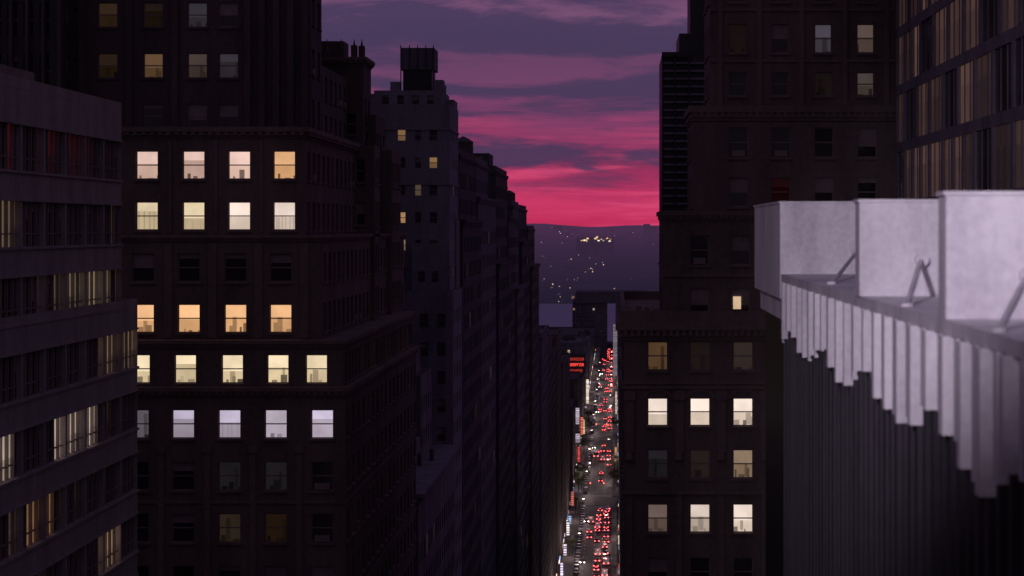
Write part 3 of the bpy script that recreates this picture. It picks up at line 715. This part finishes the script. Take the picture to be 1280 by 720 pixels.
while y < 1700:
    if not inave(y) and R.random() < .8:
        put('parked_car', R.choice(parked), -13.9+R.uniform(-.1, .1), y)
    y += 6.6+R.uniform(0, 1)
put('bus', busm, -10.4, 1085); put('delivery_van', vanp, -13.6, 1020.5, 0)
for y in (646, 742, 846, 1130, 1350, 1560, 1700): put('car', cars[0], -12.0, y+4.7, math.pi)
for x in (-60, -48, -30, 12, 25): put('taxi', taxi, x, 912, -math.pi/2)

# ================================================================== street lamps / signals
lampm = emis('lamp_glow', (1, .76, .6), 14)
def lampobj(x, y, sgn):
    b = B('street_lamp', {'pole': 'metal_dark', 'lamp_lens': lampm})
    b.rod('pole', (0, 0, 0), (0, 0, 8.6), .1, 8); b.rod('pole', (0, 0, 8.6), (sgn*2.2, 0, 9.3), .06, 6); b.box('pole', min(sgn*1.9, sgn*2.9), max(sgn*1.9, sgn*2.9), -.18, .18, 9.25, 9.42)
    b.box('lamp_lens', min(sgn*2.0, sgn*2.8), max(sgn*2.0, sgn*2.8), -.15, .15, 9.14, 9.24)
    e = b.finish((x, y, .14))
    l = bpy.data.lights.new('lamp_bulb', 'POINT'); l.energy = 1900; l.color = (1, .74, .70); l.shadow_soft_size = .15
    o = bpy.data.objects.new('lamp_bulb', l); sc.collection.objects.link(o); o.parent = e; o.location = (sgn*2.4, 0, 8.9)
y = 610; i = 0
while y < 1900:
    if not inave(y): lampobj(-15.7 if i % 2 else -1.4, y, 1 if i % 2 else -1)
    y += 48; i += 1
redm = emis('signal_red', (1, .08, .05), 16); M['sigy'] = surf('signal_yellow', (.5, .35, .05))
for a, c in aves[1:]:
    for x, sg in ((-15.5, 1), (-1.5, -1)):
        b = B('traffic_light', {'pole': 'metal_dark', 'signal_lens': redm, 'signal_head': 'sigy'})
        b.rod('pole', (0, 0, 0), (0, 0, 6), .09, 8); b.rod('pole', (0, 0, 5.8), (sg*4, 0, 6), .06, 6)
        b.box('signal_head', sg*4-.18, sg*4+.18, -.15, .15, 4.9, 6); b.cyl('signal_lens', (sg*4, -.16), .14, 5.6, 5.9, 10)
        b.finish((x, c-3.6, .14))

# ================================================================== trees
M['bark'] = surf('bark', (.10, .08, .07)); M['leaf'] = surf('foliage', (.09, .10, .05), (.04, .05, .03), scale=2)
def treemesh(seed):
    r = random.Random(seed); b = B('x')
    b.cyl('bark', (0, 0), .2, 0, 3, 8, .13)
    tips = []
    for q_ in range(7):
        a = q_*.9+r.random(); t = Vector((math.cos(a)*r.uniform(.8, 2), math.sin(a)*r.uniform(.8, 2), r.uniform(4, 6.8)))
        b.rod('bark', (0, 0, 2.6), tuple(t), .06, 5); tips.append(t)
    for t in tips:
        for c_ in range(4):
            cc = t+Vector((r.gauss(0, .7), r.gauss(0, .7), r.gauss(0, .5)))
            for l_ in range(60):
                p = cc+Vector((r.gauss(0, .42), r.gauss(0, .42), r.gauss(0, .35))); u = Vector((r.gauss(0, 1), r.gauss(0, 1), r.gauss(0, 1))).normalized()*.14; w = u.cross(Vector((r.random(), r.random(), r.random()+.1))).normalized()*.1
                b.quad('leaf', [tuple(p+u), tuple(p+w), tuple(p-u), tuple(p-w)])
    out = {}
    for part, (v, f, c) in b.p.items():
        me = bpy.data.meshes.new(part); me.from_pydata(v, [], f); me.materials.append(M[part]); out[part] = me
    return out
tms = [treemesh(s_) for s_ in (1, 2, 3)]
for i, (x, y) in enumerate([(-17, 600), (-17, 655), (-17, 760), (-17, 872), (-17, 945), (-17.2, 957), (-16.8, 970), (-17, 990), (-.6, 950), (-.6, 975), (-.6, 1005), (-17, 1100), (-17, 1225), (-.6, 1230), (-17, 1260)]):
    e = bpy.data.objects.new('street_tree', None); sc.collection.objects.link(e); e.location = (x, y, .14); e.rotation_euler[2] = i; sv = R.uniform(.9, 1.4); e.scale = (sv, sv, sv)
    for part, me in tms[i % 3].items():
        o = bpy.data.objects.new('trunk' if part == 'bark' else 'crown', me); sc.collection.objects.link(o); o.parent = e

# ================================================================== river, far shore
m, nt, N, L, P_ = newmat('river_water_glow'); P_.inputs['Base Color'].default_value = (.10, .09, .15, 1); P_.inputs['Roughness'].default_value = .45; P_.inputs['Specular IOR Level'].default_value = .35
tc = N.new('ShaderNodeTexCoord'); n_ = N.new('ShaderNodeTexNoise'); n_.inputs['Scale'].default_value = .08; n_.inputs['Detail'].default_value = 6; L.new(tc.outputs['Object'], n_.inputs[0]); bp = N.new('ShaderNodeBump'); bp.inputs['Distance'].default_value = 1.5; bp.inputs['Strength'].default_value = .6; L.new(n_.outputs[0], bp.inputs['Height']); L.new(bp.outputs[0], P_.inputs['Normal'])
P_.inputs['Emission Color'].default_value = (*lin(62, 52, 84), 1); P_.inputs['Emission Strength'].default_value = .35; m.cycles.emission_sampling = 'NONE'  # faint purple light painted into the water as emission
M['water'] = m
flat('river', [(-9000, 9000, 2200, 3300, .05)], 'water')
def painted_haze(name, c1, c2, lo_, hi_):  # aerial haze painted in as emission that changes with distance
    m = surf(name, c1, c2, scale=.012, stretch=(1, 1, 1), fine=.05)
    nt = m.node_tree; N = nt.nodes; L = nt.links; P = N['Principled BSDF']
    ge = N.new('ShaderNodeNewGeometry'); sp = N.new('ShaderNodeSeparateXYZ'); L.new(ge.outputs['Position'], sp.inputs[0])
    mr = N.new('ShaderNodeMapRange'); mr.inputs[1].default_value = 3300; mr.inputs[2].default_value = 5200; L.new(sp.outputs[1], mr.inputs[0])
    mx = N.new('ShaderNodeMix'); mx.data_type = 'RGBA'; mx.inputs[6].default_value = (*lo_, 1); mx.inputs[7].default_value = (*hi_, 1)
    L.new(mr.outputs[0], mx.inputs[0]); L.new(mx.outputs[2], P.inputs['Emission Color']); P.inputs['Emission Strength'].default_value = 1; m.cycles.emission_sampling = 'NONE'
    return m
M['hill'] = painted_haze('wooded_palisade_haze', (.05, .048, .06), (.02, .02, .025), lin(26, 22, 38), lin(66, 42, 70))
M['farb'] = painted_haze('distant_masonry_haze', (.07, .065, .08), (.04, .038, .05), lin(32, 26, 44), lin(64, 42, 68))
v = []; f = []; nx_, ny_ = 150, 36
for j in range(ny_):
    for i in range(nx_):
        x = -2600+i*35; t = j/(ny_-1); y = 3290+t*2700
        z = min(128*(t*1.25)**.8, 128) if t > 0 else -1
        if 0 < t: z += (R.uniform(-2, 2)+5*math.sin(x*.004+t*5)+3*math.sin(x*.021))*min(1, t*3)
        v.append((x, y, z))
for j in range(ny_-1):
    for i in range(nx_-1): a = j*nx_+i; f.append((a, a+1, a+nx_+1, a+nx_))
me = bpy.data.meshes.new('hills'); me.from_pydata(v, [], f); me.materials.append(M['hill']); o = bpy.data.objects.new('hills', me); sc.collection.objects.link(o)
for p_ in me.polygons: p_.use_smooth = True
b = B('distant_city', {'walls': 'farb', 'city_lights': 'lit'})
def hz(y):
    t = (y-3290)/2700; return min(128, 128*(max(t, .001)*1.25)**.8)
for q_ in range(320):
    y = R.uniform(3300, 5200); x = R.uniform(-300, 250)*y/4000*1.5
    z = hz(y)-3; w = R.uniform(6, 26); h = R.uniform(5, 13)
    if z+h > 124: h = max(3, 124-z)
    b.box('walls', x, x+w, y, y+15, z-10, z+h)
    if R.random() < .65:
        for r_ in range(R.randint(1, 3)):
            lx = x+R.uniform(0, w-2); lz = z+R.uniform(2, h)
            s_ = R.uniform(.7, 1.6); b.box('city_lights', lx, lx+s_, y-.6, y-.1, lz, lz+s_, k(R.choice([ORG, WARM, CREAM, COOL]), R.uniform(.05, 1)**2*1.6))
for q_ in range(20):
    x = R.choice([R.uniform(-78, -58), R.uniform(-45, -12), R.uniform(-45, -12)]); y = 4180; z = 98+R.gauss(-1, 3)
    z = max(88, min(101, z)); s_ = R.uniform(1.2, 2.6)
    b.box('city_lights', x, x+s_*1.8, y-.6, y, z, z+s_, k(R.choice([YEL, CREAM, ORG]), R.uniform(.3, 2)))
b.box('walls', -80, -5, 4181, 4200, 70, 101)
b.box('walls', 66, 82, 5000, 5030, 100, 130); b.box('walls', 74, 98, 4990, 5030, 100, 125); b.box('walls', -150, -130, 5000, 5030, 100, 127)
for q_ in range(50):
    x = R.uniform(-200, 110); z = R.uniform(2, 12); b.box('city_lights', x, x+1.6, 3286, 3287, z, z+1.4, k(R.choice([ORG, WARM, COOL]), R.uniform(.05, .9)))
b.finish()

# ================================================================== sky
w = bpy.data.worlds.new('World'); sc.world = w; w.use_nodes = True
w.cycles.sampling_method = 'MANUAL'; w.cycles.sample_map_resolution = 256
nt = w.node_tree; N = nt.nodes; L = nt.links
bg = N['Background']
tc = N.new('ShaderNodeTexCoord'); sep = N.new('ShaderNodeSeparateXYZ'); L.new(tc.outputs['Generated'], sep.inputs[0])
def math_(op, a, c=None, d=None, clamp=False):
    m = N.new('ShaderNodeMath'); m.operation = op; m.use_clamp = clamp
    for i, vv in enumerate((a, c, d)):
        if vv is None: continue
        if isinstance(vv, (int, float)): m.inputs[i].default_value = vv
        else: L.new(vv, m.inputs[i])
    return m.outputs[0]
def noise(scale, detail=6, rough=.6, dist=0.0, off=(0, 0, 0), shear=0.0):
    mp = N.new('ShaderNodeMapping'); mp.inputs['Scale'].default_value = scale; mp.inputs['Location'].default_value = off
    mp.inputs['Rotation'].default_value = (0, shear, 0)
    L.new(tc.outputs['Generated'], mp.inputs[0]); n = N.new('ShaderNodeTexNoise'); n.inputs['Scale'].default_value = 1; n.inputs['Detail'].default_value = detail; n.inputs['Roughness'].default_value = rough; n.inputs['Distortion'].default_value = dist
    L.new(mp.outputs[0], n.inputs[0]); return n.outputs[0]
def mrange(v_, a, c, x=0, y=1, smooth=True):
    m = N.new('ShaderNodeMapRange'); m.interpolation_type = 'SMOOTHSTEP' if smooth else 'LINEAR'
    for i, q_ in enumerate((a, c, x, y)): m.inputs[i+1].default_value = q_
    L.new(v_, m.inputs[0]); return m.outputs[0]
zv = math_('MAXIMUM', sep.outputs[2], 0.0)
nw = noise((11, 11, 50), 5)
zd = math_('MULTIPLY_ADD', math_('SUBTRACT', nw, .5), .03, zv)
zd = math_('ADD', zd, math_('MULTIPLY', sep.outputs[0], .04))
zd = math_('MAXIMUM', zd, 0.0)
sq = math_('SQRT', zd)
ramp = N.new('ShaderNodeValToRGB'); L.new(sq, ramp.inputs[0])
stops = [(.0, (176, 44, 82)), (.055, (190, 46, 88)), (.112, (200, 56, 102)), (.142, (172, 48, 94)), (.175, (126, 46, 88)), (.205, (138, 54, 98)), (.235, (120, 58, 102)), (.265, (108, 62, 103)), (.295, (94, 60, 98)), (.32, (120, 78, 116)), (.345, (98, 63, 102)), (.447, (76, 54, 94)), (.7, (58, 50, 84)), (1, (54, 49, 80))]
cr = ramp.color_ramp
cr.elements[0].position = 0; cr.elements[0].color = (*lin(*stops[0][1]), 1); cr.elements[1].position = 1; cr.elements[1].color = (*lin(*stops[-1][1]), 1)
for p_, c in stops[1:-1]:
    e = cr.elements.new(p_); e.color = (*lin(*c), 1)
st = mrange(noise((13, 13, 200), 6, .6, .6, (0, 0, 0), .02), .47, .72)
low = mrange(zv, .074, .008)
stk = math_('MULTIPLY', st, low)
mx1 = N.new('ShaderNodeMix'); mx1.data_type = 'RGBA'; L.new(math_('MULTIPLY', stk, .8), mx1.inputs[0]); L.new(ramp.outputs[0], mx1.inputs[6]); mx1.inputs[7].default_value = (*lin(218, 76, 120), 1)
cn = noise((9, 9, 62), 8, .58, .5, (3.3, 1, .4), .015)
def band(c, hw):
    return mrange(math_('ABSOLUTE', math_('SUBTRACT', zd, c)), hw, hw*.2)
tot = math_('ADD', cn, math_('MULTIPLY', band(.090, .014), .21))
tot = math_('ADD', tot, math_('MULTIPLY', band(.034, .009), .14))
tot = math_('ADD', tot, math_('MULTIPLY', band(.066, .008), .10))
tot = math_('ADD', tot, math_('MULTIPLY', mrange(zv, .04, .12), .06))
tot = math_('SUBTRACT', tot, math_('MULTIPLY', mrange(zv, .026, .0), .14))
cm_ = mrange(tot, .50, .66)
mx2 = N.new('ShaderNodeMix'); mx2.data_type = 'RGBA'; L.new(math_('MULTIPLY', cm_, .9), mx2.inputs[0]); L.new(mx1.outputs[2], mx2.inputs[6]); mx2.inputs[7].default_value = (*lin(64, 52, 88), 1)
east = mrange(sep.outputs[1], .75, -.1)
mx3 = N.new('ShaderNodeMix'); mx3.data_type = 'RGBA'; L.new(east, mx3.inputs[0]); L.new(mx2.outputs[2], mx3.inputs[6]); mx3.inputs[7].default_value = (*lin(77, 66, 84), 1)
sky = N.new('ShaderNodeTexSky'); sky.sky_type = 'NISHITA'; sky.sun_disc = False; sky.sun_elevation = math.radians(-3); sky.sun_rotation = math.radians(0)
sm = N.new('ShaderNodeMix'); sm.data_type = 'RGBA'; sm.blend_type = 'ADD'; sm.inputs[0].default_value = .02; L.new(mx3.outputs[2], sm.inputs[6]); L.new(sky.outputs[0], sm.inputs[7])
L.new(sm.outputs[2], bg.inputs[0]); bg.inputs[1].default_value = 1.0

# ================================================================== camera
cd = bpy.data.cameras.new('Camera'); cam = bpy.data.objects.new('Camera', cd); sc.collection.objects.link(cam); sc.camera = cam
cam.location = (0, 0, H); cam.rotation_euler = (math.radians(90), 0, 0)
cd.sensor_width = 36; cd.lens = 36*2600/1280; cd.shift_x = -130/1280; cd.shift_y = -75/1280; cd.clip_end = 20000; cd.clip_start = .5
cd.dof.use_dof = True; cd.dof.focus_distance = 230; cd.dof.aperture_fstop = 1.3
sc.view_settings.view_transform = 'Standard'; sc.view_settings.look = 'None'; sc.view_settings.exposure = 0
print('objects', len(bpy.data.objects), 'polys', sum(len(o.data.polygons) for o in bpy.data.objects if o.type == 'MESH'))
